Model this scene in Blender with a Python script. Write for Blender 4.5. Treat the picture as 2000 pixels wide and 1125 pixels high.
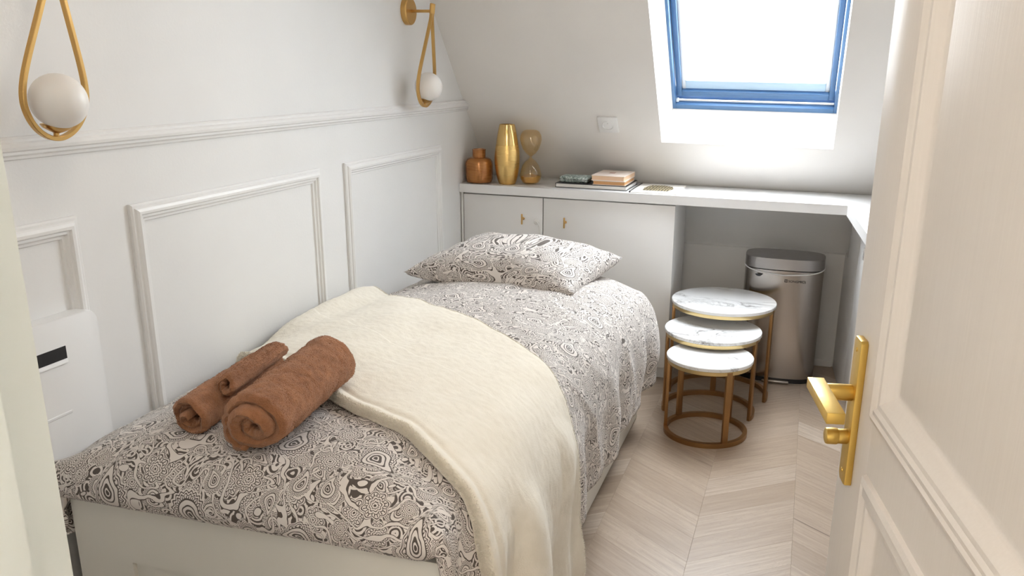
import bpy, bmesh, math, random
from mathutils import Vector, Matrix, noise
random.seed(7)
S = bpy.context.scene
for o in list(bpy.data.objects):
    bpy.data.objects.remove(o)

# ------------------------------------------------------------------ camera
cam_d = bpy.data.cameras.new('camera'); cam = bpy.data.objects.new('camera', cam_d)
S.collection.objects.link(cam); S.camera = cam
cr = Vector((0.96225536, 0.2715027, 0.01873268)); cu = Vector((-0.09609829, 0.27457767, 0.95675087))
cf = Vector((-0.25461687, 0.92243883, -0.29030477))
cam.matrix_world = Matrix(((cr.x, cu.x, -cf.x, 1.42889646), (cr.y, cu.y, -cf.y, 0.0), (cr.z, cu.z, -cf.z, 1.28690569), (0, 0, 0, 1)))
cam_d.sensor_width = 36; cam_d.lens = 1679.86 / 2000 * 36
cam_d.shift_x = -0.05054; cam_d.shift_y = 0.03878
cam_d.clip_start = 0.02
# ------------------------------------------------------------------ world, lamps, exposure
W = bpy.data.worlds.new('overcast_sky'); S.world = W; W.use_nodes = True
bg = W.node_tree.nodes['Background']
bg.inputs[0].default_value = (0.93, 0.97, 1.0, 1); bg.inputs[1].default_value = 9.0
S.view_settings.view_transform = 'Standard'; S.view_settings.look = 'None'
S.view_settings.gamma = 1; S.view_settings.use_curve_mapping = False
S.view_settings.exposure = 1.38
HALL_POWER = 7.0
ROOM_FILL_POWER = 2.0

# ------------------------------------------------------------------ helpers
def link(o, parent=None):
    S.collection.objects.link(o)
    if parent is not None: o.parent = parent
    return o
def tag(o, label=None, cat=None, group=None, kind=None):
    if label: o['label'] = label
    if cat: o['category'] = cat
    if group: o['group'] = group
    if kind: o['kind'] = kind
    return o
def root(name, loc, label, cat, group=None):
    o = bpy.data.objects.new(name, None); o.empty_display_size = .05
    link(o); o.location = loc
    return tag(o, label, cat, group)
def wloc(o):
    v = Vector(o.location)
    while o.parent is not None:
        o = o.parent; v += Vector(o.location)
    return v
class B:
    """collects shapes (world coordinates) that become one mesh"""
    def __init__(s): s.bm = bmesh.new()
    def box(s, a, b, bev=0.0, seg=2, M=None):
        t = bmesh.new()
        bmesh.ops.create_cube(t, size=1)
        a = Vector(a); b = Vector(b)
        for v in t.verts:
            v.co = Vector(((a.x + b.x) / 2 + v.co.x * (b.x - a.x), (a.y + b.y) / 2 + v.co.y * (b.y - a.y), (a.z + b.z) / 2 + v.co.z * (b.z - a.z)))
        if bev > 0: bmesh.ops.bevel(t, geom=t.edges[:], offset=bev, segments=seg, affect='EDGES', profile=.5)
        return s._add(t, M)
    def _add(s, t, M=None):
        if M is not None: bmesh.ops.transform(t, matrix=M, verts=t.verts[:])
        bmesh.ops.recalc_face_normals(t, faces=t.faces[:])
        me = bpy.data.meshes.new('tmp'); t.to_mesh(me); t.free()
        s.bm.from_mesh(me); bpy.data.meshes.remove(me)
        return s
    def prism(s, pts, axis, lo, hi, bev=0.0, M=None, seg=2):
        """polygon pts (2D) extruded along axis"""
        t = bmesh.new()
        def mk(p, h):
            if axis == 'x': return (h, p[0], p[1])
            if axis == 'y': return (p[0], h, p[1])
            return (p[0], p[1], h)
        A = [t.verts.new(mk(p, lo)) for p in pts]; Bv = [t.verts.new(mk(p, hi)) for p in pts]
        n = len(pts)
        f1 = t.faces.new(A); f2 = t.faces.new(Bv[::-1])
        for i in range(n): t.faces.new((A[i], A[(i + 1) % n], Bv[(i + 1) % n], Bv[i]))
        if bev > 0:
            ed = [e for e in t.edges if (e in f1.edges[:] or e in f2.edges[:])]
            bmesh.ops.bevel(t, geom=ed, offset=bev, segments=seg, affect='EDGES', profile=.5)
        return s._add(t, M)
    def lathe(s, prof, c, n=32, M=None, closed=False):
        t = bmesh.new(); rings = []
        for r, z in prof:
            if r < 1e-6: rings.append([t.verts.new((c[0], c[1], c[2] + z))])
            else: rings.append([t.verts.new((c[0] + r * math.cos(2 * math.pi * k / n), c[1] + r * math.sin(2 * math.pi * k / n), c[2] + z)) for k in range(n)])
        pairs = list(zip(rings[:-1], rings[1:]))
        if closed: pairs.append((rings[-1], rings[0]))
        for a, b in pairs:
            for k in range(n):
                k2 = (k + 1) % n
                if len(a) == 1 and len(b) == 1: continue
                if len(a) == 1: t.faces.new((a[0], b[k], b[k2]))
                elif len(b) == 1: t.faces.new((a[k], a[k2], b[0]))
                else: t.faces.new((a[k], a[k2], b[k2], b[k]))
        return s._add(t, M)
    def cyl(s, p, q, r, n=24, bev=0.0, r2=None):
        p = Vector(p); q = Vector(q); L = (q - p).length
        M = Matrix.Translation(p) @ (q - p).to_track_quat('Z', 'Y').to_matrix().to_4x4()
        r2 = r if r2 is None else r2
        if bev > 0: prof = [(0, 0), (r - bev, 0), (r - bev * .3, bev * .3), (r, bev), (r2, L - bev), (r2 - bev * .3, L - bev * .3), (r2 - bev, L), (0, L)]
        else: prof = [(0, 0), (r, 0), (r2, L), (0, L)]
        return s.lathe(prof, (0, 0, 0), n, M)
    def sweep(s, path, prof, normal_hint, closed=False):
        """prof: list of (a,b): a along the side vector, b along the hint"""
        t = bmesh.new(); P = [Vector(p) for p in path]; n = len(P); rings = []
        for i in range(n):
            if closed: d = P[(i + 1) % n] - P[i - 1]
            else: d = P[min(i + 1, n - 1)] - P[max(i - 1, 0)]
            d.normalize(); h = Vector(normal_hint); h = (h - d * h.dot(d)).normalized(); sd = d.cross(h)
            rings.append([t.verts.new(P[i] + sd * a + h * b) for a, b in prof])
        m = len(prof)
        for i in range(n if closed else n - 1):
            a = rings[i]; b = rings[(i + 1) % n]
            for k in range(m): t.faces.new((a[k], a[(k + 1) % m], b[(k + 1) % m], b[k]))
        if not closed: t.faces.new(rings[0][::-1]); t.faces.new(rings[-1])
        return s._add(t)
    def tube(s, path, r, hint=(0, 0, 1), n=10, closed=False):
        return s.sweep(path, [(r * math.cos(2 * math.pi * k / n), r * math.sin(2 * math.pi * k / n)) for k in range(n)], hint, closed)
    def raw(s, vs, fs):
        t = bmesh.new(); V = [t.verts.new(v) for v in vs]
        for f in fs: t.faces.new([V[i] for i in f])
        return s._add(t)
    def obj(s, name, mat, parent=None, smooth=35, loc=None, kind=None):
        me = bpy.data.meshes.new(name)
        off = wloc(parent) if parent is not None else Vector(loc or (0, 0, 0))
        bmesh.ops.translate(s.bm, verts=s.bm.verts[:], vec=-off)
        s.bm.to_mesh(me); s.bm.free()
        me.materials.append(mat)
        if smooth: me.shade_smooth(); me.set_sharp_from_angle(angle=math.radians(smooth))
        o = bpy.data.objects.new(name, me); link(o, parent)
        if parent is None: o.location = off
        if kind: o['kind'] = kind
        return o
def grid_mesh(name, P, UV, mat, parent=None, loc=None, closed_u=False, closed_v=False, smooth=True):
    """P[i][j] world points, UV[i][j] or None"""
    nu, nv = len(P), len(P[0])
    off = wloc(parent) if parent is not None else Vector(loc or (0, 0, 0))
    vs = [Vector(P[i][j]) - off for i in range(nu) for j in range(nv)]
    fs = []
    for i in range(nu if closed_u else nu - 1):
        for j in range(nv if closed_v else nv - 1):
            i2 = (i + 1) % nu; j2 = (j + 1) % nv
            fs.append((i * nv + j, i2 * nv + j, i2 * nv + j2, i * nv + j2))
    me = bpy.data.meshes.new(name); me.from_pydata(vs, [], fs)
    if UV is not None:
        uvl = me.uv_layers.new(name='UVMap')
        flat = [UV[i][j] for i in range(nu) for j in range(nv)]
        for lp in me.loops: uvl.data[lp.index].uv = flat[lp.vertex_index]
    me.materials.append(mat)
    bm = bmesh.new(); bm.from_mesh(me); bmesh.ops.recalc_face_normals(bm, faces=bm.faces[:]); bm.to_mesh(me); bm.free()
    if smooth: me.shade_smooth()
    o = bpy.data.objects.new(name, me); link(o, parent)
    if parent is None: o.location = off
    return o
def lerp(a, b, t): return a + (b - a) * t
def sstep(a, b, x):
    t = max(0.0, min(1.0, (x - a) / (b - a))); return t * t * (3 - 2 * t)
def pw(xs, ys, x):
    if x <= xs[0]: return ys[0]
    for i in range(len(xs) - 1):
        if x <= xs[i + 1]:
            t = (x - xs[i]) / (xs[i + 1] - xs[i]); return lerp(ys[i], ys[i + 1], t)
    return ys[-1]

# ------------------------------------------------------------------ materials
class NT:
    def __init__(s, tree): s.t = tree; s.n = tree.nodes; s.l = tree.links
    def new(s, typ, **kw):
        x = s.n.new(typ)
        for k, v in kw.items(): setattr(x, k, v)
        return x
    def put(s, sock, v):
        if hasattr(v, 'links') or isinstance(v, bpy.types.NodeSocket): s.l.new(v, sock)
        else: sock.default_value = v
    def math(s, op, a, b=None, c=None, clamp=False):
        x = s.new('ShaderNodeMath', operation=op, use_clamp=clamp)
        s.put(x.inputs[0], a)
        if b is not None: s.put(x.inputs[1], b)
        if c is not None: s.put(x.inputs[2], c)
        return x.outputs[0]
    def mixc(s, f, a, b, typ='MIX'):
        x = s.new('ShaderNodeMix', data_type='RGBA', blend_type=typ)
        s.put(x.inputs[0], f); s.put(x.inputs[6], a); s.put(x.inputs[7], b)
        return x.outputs[2]
    def mixf(s, f, a, b):
        x = s.new('ShaderNodeMix', data_type='FLOAT')
        s.put(x.inputs[0], f); s.put(x.inputs[2], a); s.put(x.inputs[3], b)
        return x.outputs[0]
    def ramp(s, f, stops, interp='LINEAR'):
        x = s.new('ShaderNodeValToRGB'); x.color_ramp.interpolation = interp
        e = x.color_ramp.elements
        while len(e) < len(stops): e.new(.5)
        for i, (p, c) in enumerate(stops):
            e[i].position = p; e[i].color = c if len(c) == 4 else (*c, 1)
        s.put(x.inputs[0], f); return x.outputs[0]
    def noise(s, vec, scale, detail=3, rough=.5, dist=0):
        x = s.new('ShaderNodeTexNoise'); s.put(x.inputs['Vector'], vec)
        x.inputs['Scale'].default_value = scale; x.inputs['Detail'].default_value = detail
        x.inputs['Roughness'].default_value = rough; x.inputs['Distortion'].default_value = dist
        return x.outputs[0]
    def mapping(s, vec, loc=(0, 0, 0), rot=(0, 0, 0), sc=(1, 1, 1), typ='POINT'):
        x = s.new('ShaderNodeMapping', vector_type=typ); s.put(x.inputs[0], vec)
        x.inputs[1].default_value = loc; x.inputs[2].default_value = rot; x.inputs[3].default_value = sc
        return x.outputs[0]
    def bump(s, h, strength=.3, dist=.002):
        x = s.new('ShaderNodeBump'); x.inputs['Strength'].default_value = strength; x.inputs['Distance'].default_value = dist
        s.put(x.inputs['Height'], h); return x.outputs[0]
def mat(name, col=(.8, .8, .8), rough=.5, metal=0.0, **kw):
    m = bpy.data.materials.new(name); m.use_nodes = True
    nt = NT(m.node_tree); p = m.node_tree.nodes['Principled BSDF']
    p.inputs['Base Color'].default_value = (*col, 1); p.inputs['Roughness'].default_value = rough
    p.inputs['Metallic'].default_value = metal
    for k, v in kw.items(): p.inputs[k].default_value = v
    return m, nt, p
def coord(nt, which='Object'): return nt.new('ShaderNodeTexCoord').outputs[which]
def painted(name, col, rough, scale=140, amp=.12, var=.03):
    m, nt, p = mat(name, col, rough)
    c = coord(nt); h = nt.noise(c, scale, 4)
    nt.l.new(nt.bump(h, amp, .002), p.inputs['Normal'])
    v = nt.noise(c, 2.3, 3)
    a = tuple(x * (1 - var) for x in col); b = tuple(min(1, x * (1 + var)) for x in col)
    nt.l.new(nt.ramp(v, [(.3, a), (.7, b)]), p.inputs['Base Color'])
    return m
M = {}
M['wall'] = painted('wall_paint', (.80, .79, .77), .6)
M['slope'] = painted('warm_cast_ceiling_paint', (.80, .772, .738), .7)  # white surface; a slight warm light cast is mixed into the colour
M['trim'] = painted('moulding_paint', (.83, .82, .80), .4, 60, .05)
M['frame'] = painted('door_frame_paint', (.66, .68, .635), .4, 25, .25)
M['white'] = painted('white_lacquer', (.80, .785, .765), .35, 40, .02, .01)
M['bedwhite'] = painted('bed_lacquer', (.76, .735, .665), .4, 40, .03, .01)
M['top'] = painted('worktop_laminate', (.84, .83, .82), .3, 90, .03, .01)
M['plastic'] = painted('white_plastic', (.82, .815, .80), .35, 60, .02, .01)
M['black'] = painted('black_recess', (.012, .012, .013), .5)
M['blackp'] = painted('black_plastic', (.02, .02, .022), .45)
def door_mat():
    m, nt, p = mat('door_paint', (.79, .735, .68), .45)
    c = nt.mapping(coord(nt), sc=(260, 260, 9)); h = nt.noise(c, 1, 3, .6)
    nt.l.new(nt.bump(h, .16, .001), p.inputs['Normal']); 
    nt.l.new(nt.ramp(h, [(.3, (.775, .72, .665)), (.7, (.80, .745, .69))]), p.inputs['Base Color'])
    return m
M['door'] = door_mat()
def brass(name, col, rough, sc=(8, 8, 300), amp=.06):
    m, nt, p = mat(name, col, rough, 1.0)
    h = nt.noise(nt.mapping(coord(nt), sc=sc), 1, 3)
    nt.l.new(nt.math('MULTIPLY_ADD', h, .18, rough - .09), p.inputs['Roughness'])
    nt.l.new(nt.bump(h, amp, .001), p.inputs['Normal'])
    return m
M['brass'] = brass('aged_brass', (.60, .37, .13), .33)
M['gold'] = brass('satin_gold', (.66, .45, .12), .42, (60, 60, 60), .03)
M['tablemetal'] = brass('bronze_lacquer', (.36, .20, .085), .42, (60, 60, 60), .03)
M['tablering'] = brass('pale_gold_rim', (.72, .56, .28), .35, (60, 60, 60), .03)
M['vasegold'] = brass('ribbed_gold', (.78, .53, .20), .30, (4, 4, 420), .18)
M['chrome'] = brass('chrome', (.75, .75, .76), .18, (60, 60, 60), .02)
M['vasegoldtop'] = brass('polished_gold', (.80, .55, .22), .12, (4, 4, 20), .02)
def steel():
    m, nt, p = mat('brushed_steel', (.43, .40, .375), .30, 1.0)
    h = nt.noise(nt.mapping(coord(nt), sc=(30, 30, 900)), 1, 3)
    nt.l.new(nt.math('MULTIPLY_ADD', h, .16, .14), p.inputs['Roughness'])
    nt.l.new(nt.bump(h, .06, .0006), p.inputs['Normal'])
    p.inputs['Anisotropic'].default_value = .6
    return m
M['steel'] = steel()
M['steeldark'] = brass('grey_lid_metal', (.40, .385, .38), .38, (50, 50, 50), .02)
M['liner'] = painted('white_liner', (.82, .82, .82), .4)
def opal():
    m, nt, p = mat('opal_glass', (.83, .80, .76), .42)
    p.inputs['Subsurface Weight'].default_value = .25; p.inputs['Subsurface Radius'].default_value = (.03, .025, .02)
    
    h = nt.noise(coord(nt), 8, 2); nt.l.new(nt.ramp(h, [(.3, (.85, .82, .78)), (.7, (.87, .84, .80))]), p.inputs['Base Color'])
    return m
M['opal'] = opal()
def glass(name, col, fac, rough=.03, amp=0):
    m, nt, p = mat(name); out = m.node_tree.nodes['Material Output']
    tr = nt.new('ShaderNodeBsdfTransparent'); tr.inputs[0].default_value = (*col, 1)
    gl = nt.new('ShaderNodeBsdfGlossy'); gl.inputs[0].default_value = (1, .93, .8, 1); gl.inputs['Roughness'].default_value = rough
    lw = nt.new('ShaderNodeLayerWeight'); lw.inputs[0].default_value = .5
    h = nt.noise(coord(nt), 30, 2)
    f = nt.math('MULTIPLY_ADD', nt.math('POWER', lw.outputs['Facing'], 4.0), fac, nt.math('MULTIPLY_ADD', h, .05, .06 if fac > .4 else .03), True)
    mx = nt.new('ShaderNodeMixShader'); nt.l.new(f, mx.inputs[0]); nt.l.new(tr.outputs[0], mx.inputs[1]); nt.l.new(gl.outputs[0], mx.inputs[2])
    nt.l.new(mx.outputs[0], out.inputs[0]); m.node_tree.nodes.remove(p)
    return m
M['pane'] = glass('window_glass', (.97, .98, .99), .3)
M['amberglass'] = glass('amber_glass', (.95, .86, .68), .8, .06)
def copper():
    m, nt, p = mat('copper_glass', (.42, .17, .045), .22, .55)
    c = coord(nt); h = nt.noise(nt.mapping(c, sc=(20, 20, 200)), 1, 3)
    nt.l.new(nt.ramp(h, [(.3, (.36, .13, .03)), (.7, (.50, .22, .06))]), p.inputs['Base Color'])
    nt.l.new(nt.bump(h, .2, .0008), p.inputs['Normal']); p.inputs['Coat Weight'].default_value = .4
    return m
M['copper'] = copper()
M['sand'] = brass('gold_sand', (.80, .55, .22), .35, (500, 500, 500), .3)
def marble():
    m, nt, p = mat('white_marble', (.85, .85, .85), .16)
    c = coord(nt); oi = nt.new('ShaderNodeObjectInfo')
    off = nt.new('ShaderNodeVectorMath', operation='SCALE'); off.inputs[0].default_value = (7, 3, 5); nt.l.new(oi.outputs['Random'], off.inputs['Scale'])
    ad = nt.new('ShaderNodeVectorMath', operation='ADD'); nt.l.new(c, ad.inputs[0]); nt.l.new(off.outputs[0], ad.inputs[1])
    mp = nt.mapping(ad.outputs[0], rot=(0, 0, .6), sc=(1, 2.2, 1))
    n1 = nt.noise(mp, 4.2, 6, .55, .6); v1 = nt.math('ABSOLUTE', nt.math('SUBTRACT', n1, .5))
    n2 = nt.noise(mp, 9, 5, .6, .8); v2 = nt.math('ABSOLUTE', nt.math('SUBTRACT', n2, .52))
    zone = nt.ramp(nt.noise(mp, 2.6, 2), [(.455, (0, 0, 0)), (.64, (1, 1, 1))])
    a = nt.math('MULTIPLY', nt.ramp(v1, [(0, (1, 1, 1)), (.022, (.25, .25, .25)), (.06, (0, 0, 0))]), zone)
    b = nt.math('MULTIPLY', nt.ramp(v2, [(0, (.5, .5, .5)), (.02, (0, 0, 0))]), zone)
    f = nt.math('ADD', a, b, clamp=True)
    nt.l.new(nt.mixc(f, (.84, .84, .835, 1), (.30, .285, .28, 1)), p.inputs['Base Color'])
    return m
M['marble'] = marble()
def oak():
    m, nt, p = mat('pale_oak', (.5, .4, .3), .36)
    c = coord(nt); oi = nt.new('ShaderNodeObjectInfo')
    off = nt.new('ShaderNodeVectorMath', operation='SCALE'); off.inputs[0].default_value = (31, 17, 0); nt.l.new(oi.outputs['Random'], off.inputs['Scale'])
    ad = nt.new('ShaderNodeVectorMath', operation='ADD'); nt.l.new(c, ad.inputs[0]); nt.l.new(off.outputs[0], ad.inputs[1])
    g = nt.noise(nt.mapping(ad.outputs[0], sc=(5, 90, 1)), 1, 5, .6)
    w = nt.noise(nt.mapping(ad.outputs[0], sc=(3.2, 16, 1)), 1, 4, .55, 1.6)
    ring = nt.math('ABSOLUTE', nt.math('SINE', nt.math('MULTIPLY', w, 34)))
    base = nt.ramp(oi.outputs['Random'], [(0, (.36, .27, .195)), (.35, (.49, .39, .30)), (.7, (.42, .325, .245)), (1, (.57, .475, .385))])
    c1 = nt.mixc(nt.ramp(g, [(.35, (.5, .5, .5)), (.65, (0, 0, 0))]), base, (.27, .195, .135, 1))
    c2 = nt.mixc(nt.math('MULTIPLY', nt.ramp(ring, [(.0, (1, 1, 1)), (.35, (0, 0, 0))]), .34), c1, (.30, .225, .165, 1))
    crk = nt.noise(nt.mapping(ad.outputs[0], sc=(2.2, 34, 1)), 1, 2, .5, .3)
    c3 = nt.mixc(nt.ramp(crk, [(.72, (0, 0, 0)), (.76, (.7, .7, .7))]), c2, (.10, .065, .045, 1))
    nt.l.new(c3, p.inputs['Base Color'])
    nt.l.new(nt.bump(g, .12, .0008), p.inputs['Normal'])
    nt.l.new(nt.math('MULTIPLY_ADD', g, .2, .27), p.inputs['Roughness'])
    return m
M['oak'] = oak()
M['floorbase'] = painted('floor_base', (.42, .34, .26), .8)
M['blue'] = painted('flare_blue_window_paint', (.085, .19, .37), .3, 60, .02)  # dark grey frame; the blue of the window flare is put into the colour
M['bluepale'] = painted('pale_blue_metal', (.45, .60, .74), .3, 60, .02)
M['winwhite'] = painted('white_rail', (.85, .88, .90), .4, 60, .02)
M['flash'] = painted('roof_flashing', (.10, .10, .11), .5)
def terry(name, a, b, sheen=.5):
    m, nt, p = mat(name, a, .95)
    c = coord(nt); n1 = nt.noise(c, 420, 3, .7); n2 = nt.noise(c, 60, 4, .6); n3 = nt.noise(c, 12, 3)
    h = nt.math('ADD', n1, nt.math('MULTIPLY', n2, 1.2))
    nt.l.new(nt.bump(h, .9, .004), p.inputs['Normal'])
    f = nt.math('MULTIPLY_ADD', n2, .7, nt.math('MULTIPLY', n3, .4), True)
    nt.l.new(nt.ramp(f, [(.38, a), (.7, b)]), p.inputs['Base Color'])
    p.inputs['Sheen Weight'].default_value = sheen; p.inputs['Sheen Roughness'].default_value = .5
    p.inputs['Sheen Tint'].default_value = (1, .8, .65, 1)
    return m
M['towel'] = terry('brown_terry', (.30, .115, .045), (.50, .215, .095), .35)
def sherpa():
    m, nt, p = mat('cream_sherpa', (.82, .765, .66), .95)
    c = coord(nt); n1 = nt.noise(c, 260, 3, .65); n2 = nt.noise(c, 38, 3)
    nt.l.new(nt.bump(n1, .35, .003), p.inputs['Normal'])
    nt.l.new(nt.ramp(n2, [(.3, (.84, .78, .66)), (.7, (.88, .82, .705))]), p.inputs['Base Color'])
    p.inputs['Sheen Weight'].default_value = .15
    return m
M['sherpa'] = sherpa()
M['paper'] = painted('book_pages', (.80, .77, .72), .7, 600, .1)
M['peach'] = painted('peach_cover', (.80, .55, .36), .6)
M['orange'] = painted('orange_page_edge', (.70, .38, .16), .6)
M['pinkwhite'] = painted('pale_pink_cover', (.80, .68, .60), .5)
M['motif'] = painted('rose_print', (.50, .28, .22), .6)
M['cord'] = painted('cord_plastic', (.76, .74, .70), .5)
def speckle():
    m, nt, p = mat('grey_green_speckle', (.4, .45, .42), .5)
    n = nt.noise(coord(nt), 90, 4, .7)
    nt.l.new(nt.ramp(n, [(.36, (.06, .09, .08)), (.5, (.30, .36, .33)), (.62, (.62, .66, .63))]), p.inputs['Base Color'])
    return m
M['speckle'] = speckle()
def print_mat():
    m, nt, p = mat('printed_building', (.5, .45, .3), .5)
    c = coord(nt)
    w = nt.new('ShaderNodeTexWave', wave_type='BANDS', bands_direction='X'); nt.l.new(c, w.inputs[0]); w.inputs['Scale'].default_value = 26; w.inputs['Distortion'].default_value = 3.0
    n = nt.noise(c, 60, 4, .7)
    f = nt.math('MULTIPLY', w.outputs[1], n)
    nt.l.new(nt.ramp(f, [(.1, (.05, .04, .022)), (.3, (.22, .175, .09)), (.6, (.52, .44, .28))]), p.inputs['Base Color'])
    return m
M['print'] = print_mat()

# paisley print (node groups)
def g_new(name, outs):
    g = bpy.data.node_groups.new(name, 'ShaderNodeTree')
    g.interface.new_socket('P', in_out='INPUT', socket_type='NodeSocketVector')
    for o in outs: g.interface.new_socket(o, in_out='OUTPUT', socket_type='NodeSocketFloat')
    nt = NT(g); gi = nt.new('NodeGroupInput'); go = nt.new('NodeGroupOutput')
    return g, nt, gi.outputs[0], go
BL, WH = (0, 0, 0), (1, 1, 1)      # ramp value 1 = ink
def g_paisley():
    g, nt, P, go = g_new('paisley_motif', ['Ink', 'Mask'])
    sp = nt.new('ShaderNodeSeparateXYZ'); nt.l.new(P, sp.inputs[0]); x, y = sp.outputs[0], sp.outputs[1]
    yp = nt.math('MAXIMUM', y, 0)
    xb = nt.math('SUBTRACT', x, nt.math('MULTIPLY', nt.math('MULTIPLY', yp, yp), .46))
    den = nt.math('MAXIMUM', nt.math('MULTIPLY_ADD', yp, -.46, 1.0), .10)
    xs = nt.math('DIVIDE', xb, den)
    ys = nt.math('MULTIPLY', y, nt.math('MULTIPLY_ADD', nt.math('GREATER_THAN', y, 0), -.42, 1.0))
    f = nt.math('SQRT', nt.math('ADD', nt.math('MULTIPLY', xs, xs), nt.math('MULTIPLY', ys, ys)))
    ang = nt.math('ARCTAN2', xs, ys)
    tooth = nt.math('MULTIPLY', nt.math('SINE', nt.math('MULTIPLY', ang, 22)), .055)
    band = nt.math('GREATER_THAN', f, .80)
    f2 = nt.math('ADD', f, nt.math('MULTIPLY', band, tooth))
    fs = nt.math('MULTIPLY', f2, .66)
    ink = nt.ramp(fs, [(0, WH), (.06, BL), (.10, WH), (.17, BL), (.25, WH), (.29, BL), (.42, WH), (.465, BL), (.54, WH), (.585, BL), (.64, WH), (.68, BL)], 'CONSTANT')
    hatch = nt.math('GREATER_THAN', nt.math('SINE', nt.math('MULTIPLY', ang, 40)), .25)
    zone = nt.math('MULTIPLY', nt.math('GREATER_THAN', fs, .435), nt.math('LESS_THAN', fs, .52))
    ink = nt.math('MAXIMUM', ink, nt.math('MULTIPLY', hatch, zone))
    nt.l.new(ink, go.inputs[0]); nt.l.new(nt.math('LESS_THAN', fs, .74), go.inputs[1])
    return g
def g_flower():
    g, nt, P, go = g_new('flower_motif', ['Ink', 'Mask'])
    sp = nt.new('ShaderNodeSeparateXYZ'); nt.l.new(P, sp.inputs[0]); x, y = sp.outputs[0], sp.outputs[1]
    r = nt.math('SQRT', nt.math('ADD', nt.math('MULTIPLY', x, x), nt.math('MULTIPLY', y, y)))
    ang = nt.math('ARCTAN2', x, y)
    pet = nt.math('ABSOLUTE', nt.math('SINE', nt.math('MULTIPLY', ang, 4)))
    f = nt.math('MULTIPLY', r, nt.math('MULTIPLY_ADD', pet, -.26, 1.16))
    fs = nt.math('MULTIPLY', f, .66)
    ink = nt.ramp(fs, [(0, WH), (.06, BL), (.13, WH), (.17, BL), (.25, WH), (.29, BL), (.37, WH), (.41, BL), (.55, WH), (.60, BL), (.66, WH), (.69, BL)], 'CONSTANT')
    ray = nt.math('MULTIPLY', nt.math('GREATER_THAN', nt.math('SINE', nt.math('MULTIPLY', ang, 24)), .45), nt.math('MULTIPLY', nt.math('GREATER_THAN', fs, .41), nt.math('LESS_THAN', fs, .52)))
    nt.l.new(nt.math('MAXIMUM', ink, ray), go.inputs[0]); nt.l.new(nt.math('LESS_THAN', fs, .70), go.inputs[1])
    return g
GP, GF = g_paisley(), g_flower()
def g_tile(name, motifs):
    g, nt, P, go = g_new(name, ['Ink', 'Mask'])
    sp = nt.new('ShaderNodeSeparateXYZ'); nt.l.new(P, sp.inputs[0])
    col = nt.math('FLOOR', sp.outputs[0])
    y = nt.math('MULTIPLY_ADD', col, .5, sp.outputs[1])
    cb = nt.new('ShaderNodeCombineXYZ'); nt.l.new(nt.math('FRACT', sp.outputs[0]), cb.inputs[0]); nt.l.new(nt.math('FRACT', y), cb.inputs[1])
    ink = mask = None
    for kind, cx, cy, rot, sc, flip in motifs:
        mp = nt.mapping(cb.outputs[0], (cx, cy, 0), (0, 0, math.radians(rot)), (sc * flip, sc, 1), 'TEXTURE')
        gn = nt.new('ShaderNodeGroup'); gn.node_tree = GP if kind == 'p' else GF
        nt.l.new(mp, gn.inputs[0])
        if ink is None: ink, mask = nt.math('MULTIPLY', gn.outputs[0], gn.outputs[1]), gn.outputs[1]
        else:
            ink = nt.mixf(gn.outputs[1], ink, gn.outputs[0]); mask = nt.math('MAXIMUM', mask, gn.outputs[1])
    nt.l.new(ink, go.inputs[0]); nt.l.new(mask, go.inputs[1])
    return g
TILE_BIG = g_tile('paisley_tile', [
    ('p', .20, .74, 30, .125, 1), ('p', .76, .70, -145, .115, -1), ('p', .46, .17, 70, .095, -1),
    ('p', .42, .44, -24, .066, -1), ('p', .60, .44, 24, .066, 1), ('f', .51, .63, 0, .075, 1),
    ('f', .11, .42, 10, .070, 1), ('f', .90, .41, 0, .075, 1), ('p', .13, .13, 140, .062, 1), ('p', .86, .15, -70, .070, 1),
    ('f', .49, .90, 20, .075, 1), ('p', .27, .33, 200, .055, 1), ('f', .72, .25, 8, .055, 1), ('p', .90, .88, 10, .055, -1), ('f', .09, .93, 8, .05, 1)])
TILE_SMALL = g_tile('small_motif_tile', [
    ('p', .28, .68, 40, .19, 1), ('f', .74, .74, 0, .20, 1), ('p', .70, .26, -110, .18, -1), ('f', .24, .24, 0, .18, 1)])
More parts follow.
